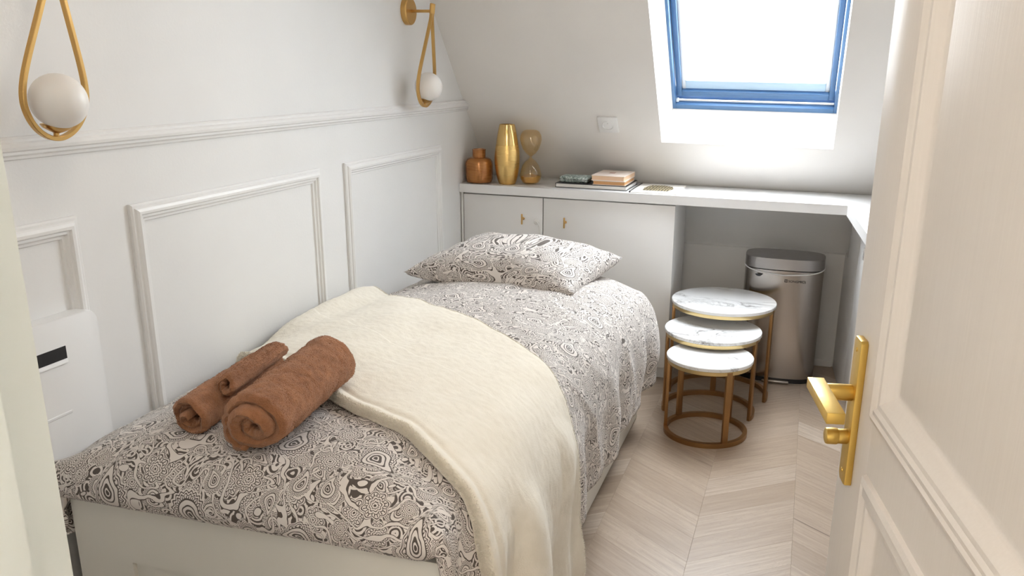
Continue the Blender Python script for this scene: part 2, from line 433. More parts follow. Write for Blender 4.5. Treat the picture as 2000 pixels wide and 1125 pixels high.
def paisley(name, light, dark):
    m, nt, p = mat(name, light, .75)
    uv = coord(nt, 'UV')
    wob = nt.new('ShaderNodeTexNoise'); nt.l.new(uv, wob.inputs[0]); wob.inputs['Scale'].default_value = 22; wob.inputs['Detail'].default_value = 2
    sub = nt.new('ShaderNodeVectorMath', operation='SUBTRACT'); nt.l.new(wob.outputs[1], sub.inputs[0]); sub.inputs[1].default_value = (.5, .5, .5)
    scl = nt.new('ShaderNodeVectorMath', operation='SCALE'); nt.l.new(sub.outputs[0], scl.inputs[0]); scl.inputs['Scale'].default_value = .016
    add = nt.new('ShaderNodeVectorMath', operation='ADD'); nt.l.new(uv, add.inputs[0]); nt.l.new(scl.outputs[0], add.inputs[1])
    u = add.outputs[0]
    big = nt.new('ShaderNodeGroup'); big.node_tree = TILE_BIG; nt.l.new(nt.mapping(u, sc=(3.2, 3.2, 1)), big.inputs[0])
    sm = nt.new('ShaderNodeGroup'); sm.node_tree = TILE_SMALL; nt.l.new(nt.mapping(u, (.3, .1, 0), (0, 0, .5), (9.0, 9.0, 1)), sm.inputs[0])
    vo = nt.new('ShaderNodeTexVoronoi'); nt.l.new(u, vo.inputs['Vector']); vo.inputs['Scale'].default_value = 36
    lines = nt.math('GREATER_THAN', nt.math('SINE', nt.math('MULTIPLY', vo.outputs['Distance'], 25)), .0)
    ground = nt.math('GREATER_THAN', nt.noise(u, 24, 1), .64)      # plain cream gaps
    fill = nt.math('MULTIPLY', lines, nt.math('SUBTRACT', 1.0, ground))
    # scrolling cream bands with dark outlines
    sw = nt.math('ABSOLUTE', nt.math('SINE', nt.math('MULTIPLY', nt.noise(u, 10.5, 1, .4, .9), 30)))
    band = nt.math('LESS_THAN', sw, .50)
    bink = nt.ramp(sw, [(0, BL), (.36, WH)], 'CONSTANT')
    ink = nt.mixf(sm.outputs[1], fill, sm.outputs[0])
    ink = nt.mixf(band, ink, bink)
    ink = nt.mixf(big.outputs[1], ink, big.outputs[0])
    ink = nt.math('MULTIPLY', ink, .95)
    nt.l.new(nt.mixc(ink, (*light, 1), (*dark, 1)), p.inputs['Base Color'])
    wv = nt.noise(uv, 900, 2)
    nt.l.new(nt.bump(wv, .15, .0006), p.inputs['Normal'])
    p.inputs['Sheen Weight'].default_value = .15
    return m
M['duvet'] = paisley('paisley_cotton', (.74, .68, .63), (.052, .034, .024))

# ------------------------------------------------------------------ the setting
def struct(name, b, m, parent=None, smooth=35, loc=None):
    o = b.obj(name, m, parent, smooth, loc)
    if parent is None: o['kind'] = 'structure'
    return o
YD0, YD1 = .36, .459          # doorway wall
floor = struct('floor', B().box((-.15, -1.45, -.12), (2.7, 4.1, -.008)), M['floorbase'])
wall_left = struct('wall_left', B().box((-.15, .36, -.05), (0, 4.1, 2.35)), M['wall'])
wall_right = struct('wall_right', B().box((2.02, .36, -.05), (2.17, 4.1, 2.35)), M['wall'])
wall_back = struct('wall_back', B().prism([(3.908, -.05), (3.908, .519), (3.921, .524), (3.80, .80), (4.15, .80), (4.15, -.05)], 'x', -.1, 2.1), M['wall'])
wf = B().box((-.1, YD0, -.05), (.86, YD1, 2.35)).box((1.75, YD0, -.05), (2.1, YD1, 2.35)).box((.86, YD0, 2.02), (1.75, YD1, 2.35))
wall_front = struct('wall_front', wf, M['wall'])
struct('ceiling', B().box((-.15, -1.4, 2.2), (2.7, 2.75, 2.4)), M['slope'])
# sloping ceiling with the skylight opening: local x, b (up the slope), n (outward)
bv = Vector((0, -.64965, .76024)); nv = Vector((0, .76024, .64965)); so = Vector((0, 3.80, .80))
MS = Matrix(((1, 0, 0, 0), (0, bv.y, nv.y, so.y), (0, bv.z, nv.z, so.z), (0, 0, 0, 1)))
HX0, HX1, HB0, HB1, TH = .832, 1.522, .252, 1.36, .165
sl = B()
for a, b in (((-.1, -.02, 0), (HX0, 2.0, TH)), ((HX1, -.02, 0), (2.1, 2.0, TH)), ((HX0, -.02, 0), (HX1, HB0, TH)), ((HX0, HB1, 0), (HX1, 2.0, TH))):
    sl.box(a, b, M=MS)
bmesh.ops.remove_doubles(sl.bm, verts=sl.bm.verts[:], dist=1e-5)
struct('ceiling', sl, M['slope'])
# hall behind the doorway
struct('wall_left', B().box((.25, -1.4, -.05), (.37, .36, 2.3)), M['wall'])
struct('wall_right', B().box((2.55, -1.4, -.05), (2.67, .36, 2.3)), M['wall'])
struct('wall_front', B().box((.25, -1.5, -.05), (2.67, -1.38, 2.3)), M['wall'])

# chevron floor: each plank its own object
COLW, X0, TAN, PITCH = .2745, 1.2155 - 2 * .2745, .75, .13
def clip(poly, ax, val, keep_less):
    out = []
    for i in range(len(poly)):
        p, q = poly[i], poly[(i + 1) % len(poly)]
        ip = (p[ax] <= val) if keep_less else (p[ax] >= val); iq = (q[ax] <= val) if keep_less else (q[ax] >= val)
        if ip: out.append(p)
        if ip != iq:
            t = (val - p[ax]) / (q[ax] - p[ax]); out.append((p[0] + t * (q[0] - p[0]), p[1] + t * (q[1] - p[1])))
    return out
plank_me = {}
def plank(c, k):
    x0 = X0 + c * COLW; s = 1 if c % 2 == 0 else -1
    g = .0001
    yb = k * PITCH
    rise = COLW * TAN
    ya, yc = (yb, yb + rise) if s > 0 else (yb + rise, yb)
    poly = [(x0 + g, ya + g), (x0 + COLW - g, yc + g), (x0 + COLW - g, yc + PITCH - g), (x0 + g, ya + PITCH - g)]
    full = min(p[1] for p in poly) >= .20 and max(p[1] for p in poly) <= 3.915 and x0 + COLW <= 2.015
    ctr = Vector((x0 + COLW / 2, (ya + yc + PITCH) / 2, 0)); ang = s * math.atan(TAN)
    key = s if full else (c, k)
    if key not in plank_me:
        if not full:
            for ax, v, kl in ((1, .20, False), (1, 3.915, True), (0, 2.015, True)): poly = clip(poly, ax, v, kl) if len(poly) > 2 else []
            if len(poly) < 3: return
        R = Matrix.Rotation(-ang, 4, 'Z')
        loc = [(R @ (Vector((p[0], p[1], 0)) - ctr)) for p in poly]
        n = len(loc); e = .00035; cc = sum(loc, Vector()) / n
        vs = [(v.x, v.y, -.009) for v in loc] + [(v.x, v.y, -e) for v in loc] + [((v - (v - cc).normalized() * e * 1.6).x, (v - (v - cc).normalized() * e * 1.6).y, 0) for v in loc]
        fs = [tuple(range(2 * n, 3 * n))]
        for L in (0, n):
            for i in range(n): fs.append((L + i, L + (i + 1) % n, L + n + (i + 1) % n, L + n + i))
        me = bpy.data.meshes.new('plank'); me.from_pydata(vs, [], fs); me.materials.append(M['oak'])
        plank_me[key] = me
    o = bpy.data.objects.new('plank', plank_me[key]); link(o, floor); o.location = ctr; o.rotation_euler = (0, 0, ang)
for c in range(-1, 5):
    for k in range(-1, 31): plank(c, k)

# chair rail and panel frames on the left wall
PROF = [(0, 0), (0, .007), (.004, .010), (.009, .010), (.012, .014), (.018, .017), (.024, .016), (.027, .011), (.032, .011), (.036, .006), (.041, .005), (.043, 0)]
def rail(y0, y1, zb, parent):
    pts = [(h, zb + o) for o, h in [(.043 - a, b) for a, b in PROF]]
    t = B(); vs = []; n = len(pts)
    for y in (y0, y1):
        for h, z in pts: vs.append((h * 1.25, y, z) if y == y0 else (h * 1.25, y1 - (z - zb) / 1.17, z))
    fs = [tuple(range(n)), tuple(range(2 * n - 1, n - 1, -1))] + [(i, (i + 1) % n, n + (i + 1) % n, n + i) for i in range(n)]
    t.raw(vs, fs); return t.obj('chair_rail', M['trim'], parent, 20)
rail(.46, 3.548, 1.100, wall_left)
def panel_frame(y0, y1, z0, z1, parent):
    rings = []
    for off, h in PROF: rings.append([(h, y0 + off, z0 + off), (h, y1 - off, z0 + off), (h, y1 - off, z1 - off), (h, y0 + off, z1 - off)])
    vs = [v for r in rings for v in r]; fs = []
    for i in range(len(rings) - 1):
        for k in range(4): fs.append((i * 4 + k, i * 4 + (k + 1) % 4, i * 4 + 4 + (k + 1) % 4, i * 4 + 4 + k))
    return B().raw(vs, fs).obj('panel_frame', M['trim'], parent, 20)
for y0, y1 in ((.63, 1.407), (1.554, 2.336), (2.486, 3.248)): panel_frame(y0, y1, .22, .979, wall_left)
struct('baseboard_left', B().box((0, .46, 0), (.014, 3.44, .085), .004), M['trim'])
struct('baseboard_back', B().box((.96, 3.894, 0), (1.62, 3.908, .03), .003), M['trim'])

# door frame around the doorway
tr = B()
tr.prism([(.85, YD0 - .02), (.85, YD1), (.912, YD1), (.912, .417), (.928, .413), (.928, YD0 - .02)], 'z', 0, 2.03, .0015)
struct('trim_1', tr, M['frame'])
struct('trim_2', B().prism([(1.76, YD0 - .02), (1.76, YD1 - .02), (1.70, YD1 - .02), (1.70, .405), (1.688, .405), (1.688, YD0 - .02)], 'z', 0, 2.03), M['frame'])
struct('trim_3', B().box((.85, YD0 - .02, 2.0), (1.76, YD1 - .02, 2.05)), M['frame'])

# ------------------------------------------------------------------ skylight
win = bpy.data.objects.new('window_1', None); link(win); win['kind'] = 'structure'
win.matrix_world = MS @ Matrix.Translation((0, 0, 0))
def wpart(b, name, m, parent=None, smooth=35):
    me = bpy.data.meshes.new(name); b.bm.to_mesh(me); b.bm.free(); me.materials.append(m)
    me.shade_smooth(); me.set_sharp_from_angle(angle=math.radians(smooth))
    o = bpy.data.objects.new(name, me); link(o, parent or win); return o
WX0, WX1, WB0, WB1 = .860, 1.521, .300, 1.40     # inside of the lining
FO = TH - .012
fr = B()
for a, b in (((HX0 - .03, WB0 - .06, FO), (WX0 + .012, WB1, FO + .11)), ((WX1 - .012, WB0 - .06, FO), (HX1 + .03, WB1, FO + .11)), ((WX0 + .012, WB0 - .06, FO), (WX1 - .012, WB0 + .022, FO + .11)), ((HX0, WB1 - .05, FO), (HX1, WB1 + .03, FO + .11))):
    fr.box(a, b, .002)
lin = B()
lin.prism([(HX0 - .001, HB0 - .002), (WX0, WB0), (WX0, WB1), (HX0 - .001, WB1)], 'z', 0, .001) if False else None
# splayed white lining (sides and sill)
def quad_slab(p, t):
    vs = [Vector(q) for q in p]; n = (vs[1] - vs[0]).cross(vs[3] - vs[0]).normalized() * t
    return vs + [v + n for v in vs], [(0, 1, 2, 3), (7, 6, 5, 4), (0, 4, 5, 1), (1, 5, 6, 2), (2, 6, 7, 3), (3, 7, 4, 0)]
ln = B()
ln.raw(*quad_slab([(HX0 + .001, HB0, 0.0005), (HX0 + .001, WB1, 0.0005), (WX0, WB1, FO), (WX0, WB0, FO)], -.004))
ln.raw(*quad_slab([(HX0, HB0 + .001, 0.0005), (HX1, HB0 + .001, 0.0005), (WX1, WB0, FO), (WX0, WB0, FO)], .004))
ln.raw(*quad_slab([(HX1 - .001, HB0, 0.0005), (HX1 - .001, WB1, 0.0005), (WX1, WB1, FO), (WX1, WB0, FO)], .004))
wpart(ln, 'lining', M['slope'])
frame = wpart(fr, 'window_frame', M['blue'])
SX0, SX1, SB0 = WX0 + .014, WX1 - .014, WB0 + .040
sa = B()
for a, b in (((SX0, SB0, FO + .03), (SX0 + .022, WB1, FO + .10)), ((SX1 - .022, SB0, FO + .03), (SX1, WB1, FO + .10)), ((SX0 + .022, SB0, FO + .03), (SX1 - .022, SB0 + .030, FO + .10))):
    sa.box(a, b, .003)
sash = wpart(sa, 'sash', M['blue'])
for x in (SX0 + .022, SX1 - .022 - .016): wpart(B().box((x, SB0 + .026, FO + .045), (x + .016, WB1, FO + .062), .002), 'blind_rail', M['winwhite'])
wpart(B().box((SX0 + .038, SB0 + .034, FO + .040), (SX1 - .038, SB0 + .076, FO + .06), .003), 'blind_bar', M['bluepale'])
br = B(); br.cyl((WX0 + .016, WB0 + .030, FO + .02), (WX1 - .014, WB0 + .030, FO + .02), .0045, 12)
bar = wpart(br, 'lock_bar', M['chrome'])
wpart(B().cyl((WX0 + .013, WB0 + .030, FO + .02), (WX0 + .024, WB0 + .030, FO + .02), .009, 14, .002), 'bar_bracket', M['winwhite'], bar)
wpart(B().box((SX0 + .01, SB0 + .01, FO + .075), (SX1 - .01, WB1, FO + .080)), 'pane', M['pane'])
pl = bpy.data.lights.new('skylight_portal', 'AREA'); pl.shape = 'RECTANGLE'; pl.size = HX1 - HX0 + .02; pl.size_y = HB1 - HB0 + .04
pl.cycles.is_portal = True
po = bpy.data.objects.new('skylight_portal', pl); link(po)
# portal faces into the room (-Z of the lamp = -n)
po.matrix_world = MS @ Matrix.Translation(((HX0 + HX1) / 2, (HB0 + HB1) / 2, FO + .12))

# ------------------------------------------------------------------ hall lamp and added room fill lamp (outside the view)
def unseen_ceiling_lamp(name, x, y, z, power, label, col=(1.0, .86, .70)):
    t = root(name, (x, y, z), label, 'lamp')
    B().lathe([(0, 0), (.11, 0), (.115, -.012), (.11, -.02), (0, -.02)], (x, y, z), 32).obj('lamp_base', M['white'], t)
    ld = bpy.data.lights.new(name + '_light', 'POINT'); ld.energy = power; ld.color = col; ld.shadow_soft_size = .09
    lo = bpy.data.objects.new(name + '_light', ld); link(lo, t); lo.location = (0, 0, -.14)
    return t
unseen_ceiling_lamp('unseen_ceiling_lamp', 1.25, -.55, 2.2, HALL_POWER, 'round white ceiling lamp glowing warm in the hall behind the doorway')
unseen_ceiling_lamp('unseen_ceiling_lamp', .80, 1.15, 2.2, ROOM_FILL_POWER, 'added unseen fill lamp with round white base above the foot of the bed', (1.0, .88, .74))  # added fill lamp that warms the room, not a known fixture

# ------------------------------------------------------------------ door with brass handle
a11 = math.radians(11); de = Vector((-math.sin(a11), math.cos(a11), 0)); dn = Vector((-math.cos(a11), -math.sin(a11), 0))
DF = Vector((1.52152, 1.19592, 0)); DW = .783
do = DF + de * .033 - de * DW
door = bpy.data.objects.new('door_1', None); link(door); door['kind'] = 'structure'
MD = Matrix(((de.x, dn.x, 0, do.x), (de.y, dn.y, 0, do.y), (0, 0, 1, 0), (0, 0, 0, 1)))
door.matrix_world = MD
def dpart(b, name, m, parent=None, smooth=30):
    me = bpy.data.meshes.new(name); b.bm.to_mesh(me); b.bm.free(); me.materials.append(m)
    me.shade_smooth(); me.set_sharp_from_angle(angle=math.radians(smooth))
    o = bpy.data.objects.new(name, me); link(o, parent or door); return o
ST = .140
leaf = B()
leaf.box((0, -.038, .008), (ST, 0, 2.0), .002).box((DW - ST, -.038, .008), (DW, 0, 2.0), .002)
leaf.box((ST - .001, -.038, .008), (DW - ST + .001, 0, .20)).box((ST - .001, -.038, .780), (DW - ST + .001, 0, .868)).box((ST - .001, -.038, 1.87), (DW - ST + .001, 0, 2.0))
dpart(leaf, 'door_leaf', M['door'])
def door_panel(z0, z1):
    x0, x1 = ST, DW - ST
    # moulded edge: raised bead, ogee down, then raised centre field
    prof = [(0, -.001), (.002, .006), (.009, .009), (.013, .0065), (.021, .009), (.026, .006), (.032, .0055), (.038, .001), (.044, -.006), (.050, -.0095), (.054, -.010), (.058, -.009)]
    rings = [[(x0 + o, h, z0 + o), (x1 - o, h, z0 + o), (x1 - o, h, z1 - o), (x0 + o, h, z1 - o)] for o, h in prof]
    vs = [v for r in rings for v in r]; fs = []
    for i in range(len(rings) - 1):
        for k in range(4): fs.append((i * 4 + k, i * 4 + (k + 1) % 4, i * 4 + 4 + (k + 1) % 4, i * 4 + 4 + k))
    L = (len(rings) - 1) * 4; fs.append((L, L + 1, L + 2, L + 3))
    b = B(); b.raw(vs, fs); b.box((x0 - .001, -.034, z0 - .001), (x1 + .001, -.014, z1 + .001))
    dpart(b, 'door_panel', M['door'], None, 25)
door_panel(.868 - .006, 1.87); door_panel(.20, .780 + .006)
hx = DW - .033
plate = B(); plate.prism([(hx - .045, .737), (hx - .038, .735), (hx - .017, .735), (hx - .010, .742), (hx - .010, .940), (hx - .014, .946), (hx - .041, .946), (hx - .045, .943)], 'y', 0, .010, .0015)
plate = dpart(plate, 'handle_plate', M['gold'])
dpart(B().cyl((hx - .027, .009, .868), (hx - .027, .054, .868), .0115, 24, .002), 'handle_neck', M['gold'], plate)
dpart(B().box((hx - .138, .044, .8655), (hx - .006, .067, .8805), .0012), 'lever', M['gold'], plate)
tt = B().cyl((hx - .030, .009, .804), (hx - .030, .026, .804), .0105, 20, .001)
tt.prism([(hx - .030 + .0125 * math.cos(t / 24 * 6.2832), .804 + .0115 * math.sin(t / 24 * 6.2832)) for t in range(24)], 'y', .022, .040, .003)
dpart(tt, 'thumb_turn', M['gold'], plate)
for z in (.752, .930):
    sc = B().cyl((hx - .026, .0095, z), (hx - .026, .0112, z), .0032, 12, .0006)
    dpart(sc, 'screw', M['gold'], plate)

# ------------------------------------------------------------------ cabinets and worktop
FY = 3.458
cab = root('cabinet', (.47, 3.63, 0), 'low white cupboard with two flat doors behind the head of the bed', 'cabinet')
bd = B().box((.004, FY + .02, .06), (.932, 3.79, .762), .001)
bd.box((.004, FY + .055, 0), (.928, FY + .075, .062))
bd.box((.004, FY, .06), (.0135, FY + .03, .762))
bd.obj('cabinet_body', M['white'], cab)
def knob(x, y, z, parent, mt, d=(0, -1, 0)):
    d = Vector(d)
    b = B(); p = Vector((x, y, z)); b.cyl(p, p + d * .004, .006, 14, .001); b.cyl(p, p + d * .022, .0032, 12)
    q = p + d * .022; b.cyl(q + Vector((0, 0, -.022)), q + Vector((0, 0, .022)), .0036, 12, .001)
    return b.obj('knob', mt, parent)
d1 = B().box((.016, FY, .064), (.3715, FY + .018, .757), .0012).obj('cabinet_door', M['white'], cab)
d2 = B().box((.3755, FY, .064), (.932, FY + .018, .757), .0012).obj('cabinet_door', M['white'], cab)
knob(.287, FY, .666, d1, M['brass']); knob(.473, FY, .662, d2, M['brass'])
hk = B(); hk.lathe([(0, 0), (.011, 0), (.012, .003), (.010, .006), (0, .007)], (0, 0, 0), 20, Matrix.Translation((.347, FY, .655)) @ Matrix.Rotation(math.radians(90), 4, 'X'))
hk.tube([(.347, FY - .006, .655), (.350, FY - .012, .657), (.357, FY - .013, .648), (.361, FY - .010, .632), (.362, FY - .006, .612), (.362, FY - .005, .57)], .0022, (1, 0, 0), 8)
hk = hk.obj('cable_hook', M['cord'], d1); hk['label'] = 'small white hook with thin cord'
# right-hand cabinet, slightly turned
rc = root('cabinet', (1.84, 2.9, 0), 'white cupboard along the right wall with a small chrome knob, beside the open door', 'cabinet')
def fx(y, o=0): return 1.625 + .065 * (3.92 - y) - o
bodyp = [(fx(3.79) + .018, 3.79), (fx(2.2) + .018, 2.2), (2.012, 2.2), (2.012, 3.79)]
rb = B().prism(bodyp, 'z', .06, .762); rb.prism([(fx(3.78) + .05, 3.78), (fx(2.2) + .05, 2.22), (2.0, 2.22), (2.0, 3.78)], 'z', 0, .06)
rb.prism([(fx(3.79), 3.79), (fx(3.475), 3.475), (fx(3.475) + .02, 3.475), (fx(3.79) + .02, 3.79)], 'z', 0.0, .762); rb.prism([(fx(3.905), 3.905), (fx(3.788), 3.788), (fx(3.788) + .02, 3.788), (fx(3.905) + .02, 3.905)], 'z', 0.0, .528)
rb.obj('cabinet_body', M['white'], rc)
rd = B().prism([(fx(3.47), 3.47), (fx(2.72), 2.72), (fx(2.72) + .018, 2.72), (fx(3.47) + .018, 3.47)], 'z', .064, .757, .001).obj('cabinet_door', M['white'], rc)
B().prism([(fx(2.716), 2.716), (fx(2.2), 2.2), (fx(2.2) + .018, 2.2), (fx(2.716) + .018, 2.716)], 'z', .064, .757, .001).obj('cabinet_door', M['white'], rc)
knob(fx(3.17), 3.17, .672, rd, M['chrome'], (-1, -.065, 0))
wt = B(); wt.prism([(.001, FY - .012), (1.591, FY - .012), (1.591 + .065 * 1.27, 2.18), (2.018, 2.18), (2.018, 3.796), (.001, 3.796)], 'z', .7635, .80, .0012)
wt = wt.obj('worktop', M['top'], None, 30)
tag(wt, 'L-shaped white worktop running over the cupboards under the sloping ceiling', 'worktop')

# ------------------------------------------------------------------ things on the worktop
def smooth_prof(P, n=2):
    for _ in range(n):
        Q = [P[0]]
        for p_, q_ in zip(P[:-1], P[1:]):
            Q.append((.75 * p_[0] + .25 * q_[0], .75 * p_[1] + .25 * q_[1])); Q.append((.25 * p_[0] + .75 * q_[0], .25 * p_[1] + .75 * q_[1]))
        Q.append(P[-1]); P = Q
    return P
ZT = .8003
t = root('bottle_vase', (.066, 3.515, ZT), 'squat copper-brown glass bottle vase with short neck, leftmost on the worktop', 'vase')
B().lathe([(0, .001), (.044, 0), (.054, .004), (.0585, .018), (.0595, .050), (.0595, .076), (.0575, .090), (.051, .101), (.040, .107), (.029, .109), (.028, .112)], t.location, 40).obj('bottle_body', M['copper'], t)
n_ = B().lathe([(.028, .109), (.0285, .114), (.0285, .136), (.0295, .139), (.0295, .142), (.0265, .1425), (.0255, .136), (.0255, .111)], t.location, 32, closed=True).obj('bottle_neck', M['copper'], t)
t = root('tall_vase', (.192, 3.52, ZT), 'tall tapering ribbed gold vase between the bottle vase and the hourglass', 'vase')
c = t.location
prof = [(0, .001), (.033, 0), (.037, .004), (.046, .035), (.0525, .075), (.0545, .105), (.0530, .135), (.0480, .165)]
B().lathe([prof[0]] + smooth_prof(prof[1:]), c, 48).obj('vase_body', M['vasegold'], t)
B().lathe(smooth_prof([(.0480, .165), (.0435, .195), (.038, .225), (.0325, .248)]) + [(.0315, .2505), (.0290, .249), (.033, .225), (.039, .190), (.044, .166)], c, 48, closed=False).obj('vase_neck', M['vasegoldtop'], t)
t = root('hourglass', (.288, 3.55, ZT), 'amber glass hourglass with golden sand, right of the tall gold vase', 'hourglass')
c = t.location
def bulb(s, z0): return [(r * 1.17 if r > .012 else r, z0 + s * z) for r, z in ((0.0, 0), (.020, 0.001), (.030, .007), (.0375, .022), (.0395, .040), (.036, .058), (.0295, .080), (.0185, .097), (.008, .108), (.0045, .112))]
gl = B().lathe(bulb(1, .001) + [(.0045, .116)] + bulb(-1, .229)[::-1], c, 40).obj('glass_bulbs', M['amberglass'], t)
B().lathe([(0, .004), (.020, .004), (.032, .009), (.040, .022), (.0425, .034), (.022, .040), (0, .047)], c, 32).obj('sand', M['sand'], t)
# books
def book(name, x0, y0, w, d, z, h, cover, pages, label, rot=0, spine='back', group=None):
    o = root(name, (x0 + w / 2, y0 + d / 2, z), label, 'book', group)
    cv = B(); k = min(.0022, h * .16)
    cv.box((x0, y0, z), (x0 + w, y0 + d, z + k)).box((x0, y0, z + h - k), (x0 + w, y0 + d, z + h))
    if spine == 'left': cv.box((x0, y0, z + k), (x0 + k, y0 + d, z + h - k))
    else: cv.box((x0, y0 + d - k, z + k), (x0 + w, y0 + d, z + h - k))
    cv.obj('cover', cover, o, 20)
    m_ = .003
    B().box((x0 + (k if spine == 'left' else m_), y0 + m_, z + k), (x0 + w - m_, y0 + d - (m_ if spine == 'left' else k), z + h - k)).obj('pages', pages, o, 20)
    o.rotation_euler = (0, 0, rot); return o
book('large_book', .414, 3.50, .305, .235, ZT, .0185, M['blackp'], M['paper'], 'large flat hardback with black cover, lowest in the stack on the worktop', 0, 'left')
zb = ZT + .0187
t = root('patterned_box', (.478, 3.575, zb), 'small rounded grey-green speckled case lying on the left of the large black book', 'case')
B().box((.422, 3.525, zb), (.548, 3.615, zb + .026), .011, 4).obj('case_body', M['speckle'], t)
B().box((.4215, 3.5245, zb + .0135), (.5485, 3.6155, zb + .0150), .0004).obj('seam', M['blackp'], t)
book('paperback', .572, 3.508, .138, .205, zb, .0175, M['pinkwhite'], M['orange'], 'pale paperback with orange page edges, directly on the large black book', .01)
tb = book('paperback', .568, 3.506, .142, .208, zb + .0178, .021, M['pinkwhite'], M['peach'], 'pale pink paperback with peach page edges, topmost of the book stack', -.02)
B().box((.62, 3.60, zb + .0387), (.645, 3.635, zb + .0391)).obj('cover_motif', M['motif'], tb)
t = root('magazine', (.835, 3.60, ZT), 'open-faced white magazine with sepia building picture, right of the books', 'magazine')
B().box((.742, 3.468, ZT), (.932, 3.745, ZT + .005), .001).obj('pages', M['paper'], t)
B().box((.7365, 3.467, ZT), (.7425, 3.746, ZT + .0056), .0008).obj('spine', M['blackp'], t)
pp = B(); pp.raw([(.782, 3.52, ZT + .0054), (.886, 3.52, ZT + .0054), (.900, 3.60, ZT + .0054), (.885, 3.67, ZT + .0054), (.845, 3.70, ZT + .0054), (.790, 3.69, ZT + .0054), (.776, 3.60, ZT + .0054)], [(0, 1, 2, 3, 4, 5, 6)])
pp.obj('cover_picture', M['print'], t, 0)
# socket on the sloping wall
oc = Vector((.617, 3.575, 1.0633))
MO = MS.copy(); MO.translation = oc
MO = Matrix.Translation(oc) @ Matrix(((1, 0, 0, 0), (0, bv.y, -nv.y, 0), (0, bv.z, -nv.z, 0), (0, 0, 0, 1)))
sock = root('wall_socket', oc, 'square white power socket on the sloping wall below the skylight', 'socket')
B().box((-.042, -.042, -.002), (.042, .042, .009), .003, 2, MO).obj('socket_plate', M['plastic'], sock)
cup = B(); cup.lathe([(.024, .009), (.0225, .0115), (.021, .009), (.020, .002), (0, .002)], (0, 0, 0), 32, MO)
cup = cup.obj('socket_cup', M['plastic'], sock)
for sx in (-.0095, .0095):
    h_ = B(); h_.lathe([(0, .0032), (.003, .0032), (.003, .002)], (sx, 0, 0), 12, MO); h_.obj('contact_hole', M['black'], sock)
h_ = B(); h_.lathe([(0, .010), (.0018, .009), (.0022, .002)], (0, .011, 0), 10, MO); h_.obj('earth_pin', M['chrome'], sock)

# ------------------------------------------------------------------ wall sconces
def sconce(y0, label):
    z0 = 1.466
    t = root('wall_sconce', (0, y0, z0), label, 'sconce', 'brass wall sconces')
    B().lathe([(0, .020), (.043, .020), (.0465, .0175), (.0475, .014), (.0475, 0), (0, 0)], (0, 0, 0), 40, Matrix.Translation((0, y0, z0)) @ Matrix.Rotation(math.radians(90), 4, 'Y')).obj('wall_plate', M['brass'], t)
    top = Vector((.102, y0 - .005, z0)); bot = Vector((.074, y0 - .028, z0 - .325))
    B().cyl((.018, y0, z0), top, .0052, 16).obj('arm', M['brass'], t)
    up = (top - bot).normalized(); ly = Vector((0, 1, 0)); ly = (ly - up * ly.dot(up)).normalized()
    nx = ly.cross(up)
    pts = []
    # teardrop outline in (side, height above the bottom)
    half = [(0, 0), (.020, .003), (.042, .014), (.060, .032), (.072, .055), (.0755, .078), (.072, .105), (.062, .140), (.048, .180), (.033, .222), (.018, .265), (.009, .292), (.0052, .312), (.0052, .345)]
    def cat(P, n=6):
        out = []
        for i in range(len(P) - 1):
            p0, p1, p2, p3 = P[max(i - 1, 0)], P[i], P[i + 1], P[min(i + 2, len(P) - 1)]
            for k in range(n):
                u = k / n
                out.append(tuple(.5 * ((2 * p1[a]) + (-p0[a] + p2[a]) * u + (2 * p0[a] - 5 * p1[a] + 4 * p2[a] - p3[a]) * u * u + (-p0[a] + 3 * p1[a] - 3 * p2[a] + p3[a]) * u ** 3) for a in (0, 1)))
        return out + [P[-1]]
    half = [(s_ * .94, h) for s_, h in half]; H = cat([(-.020, .003)] + half)[6:]
    full = [(-s_, h) for s_, h in H[::-1]] + H[1:]
    path = [bot + ly * s_ + up * h for s_, h in full]
    pr = [(-.0032, -.0055), (.0032, -.0055), (.0042, -.0045), (.0042, .0045), (.0032, .0055), (-.0032, .0055), (-.0042, .0045), (-.0042, -.0045)]
    B().sweep(path, pr, nx).obj('loop', M['brass'], t)
    sb = B(); c1 = bot + up * .318; c2 = bot + up * .352
    for s_ in (-.0055, .0055): sb.cyl(c1 + ly * s_, c2 + ly * s_, .0072, 16, .001)
    sb.obj('collar', M['brass'], t)
    gc = bot + up * .0685 + Vector((.011, -.004, 0))
    def rotm(p): return Matrix.Translation(p) @ up.to_track_quat('Z', 'Y').to_matrix().to_4x4()
    hd = B(); hd.lathe([(0, .003), (.005, .003), (.005, .010), (.012, .013), (.023, .0185), (.027, .024), (.0255, .025), (.020, .021), (0, .017)], (0, 0, 0), 28, rotm(bot)); hd.obj('globe_holder', M['brass'], t)
    g_ = B(); g_.lathe([(.0495 * math.sin(math.pi * k / 28), -.0495 * math.cos(math.pi * k / 28)) for k in range(29)], (0, 0, 0), 40, rotm(gc)); g_.obj('glass_globe', M['opal'], t)
sconce(1.350, 'brass teardrop sconce with opal globe nearest the doorway, at the upper left')
sconce(2.985, 'brass teardrop sconce with round wall plate, above the pillow end of the bed')

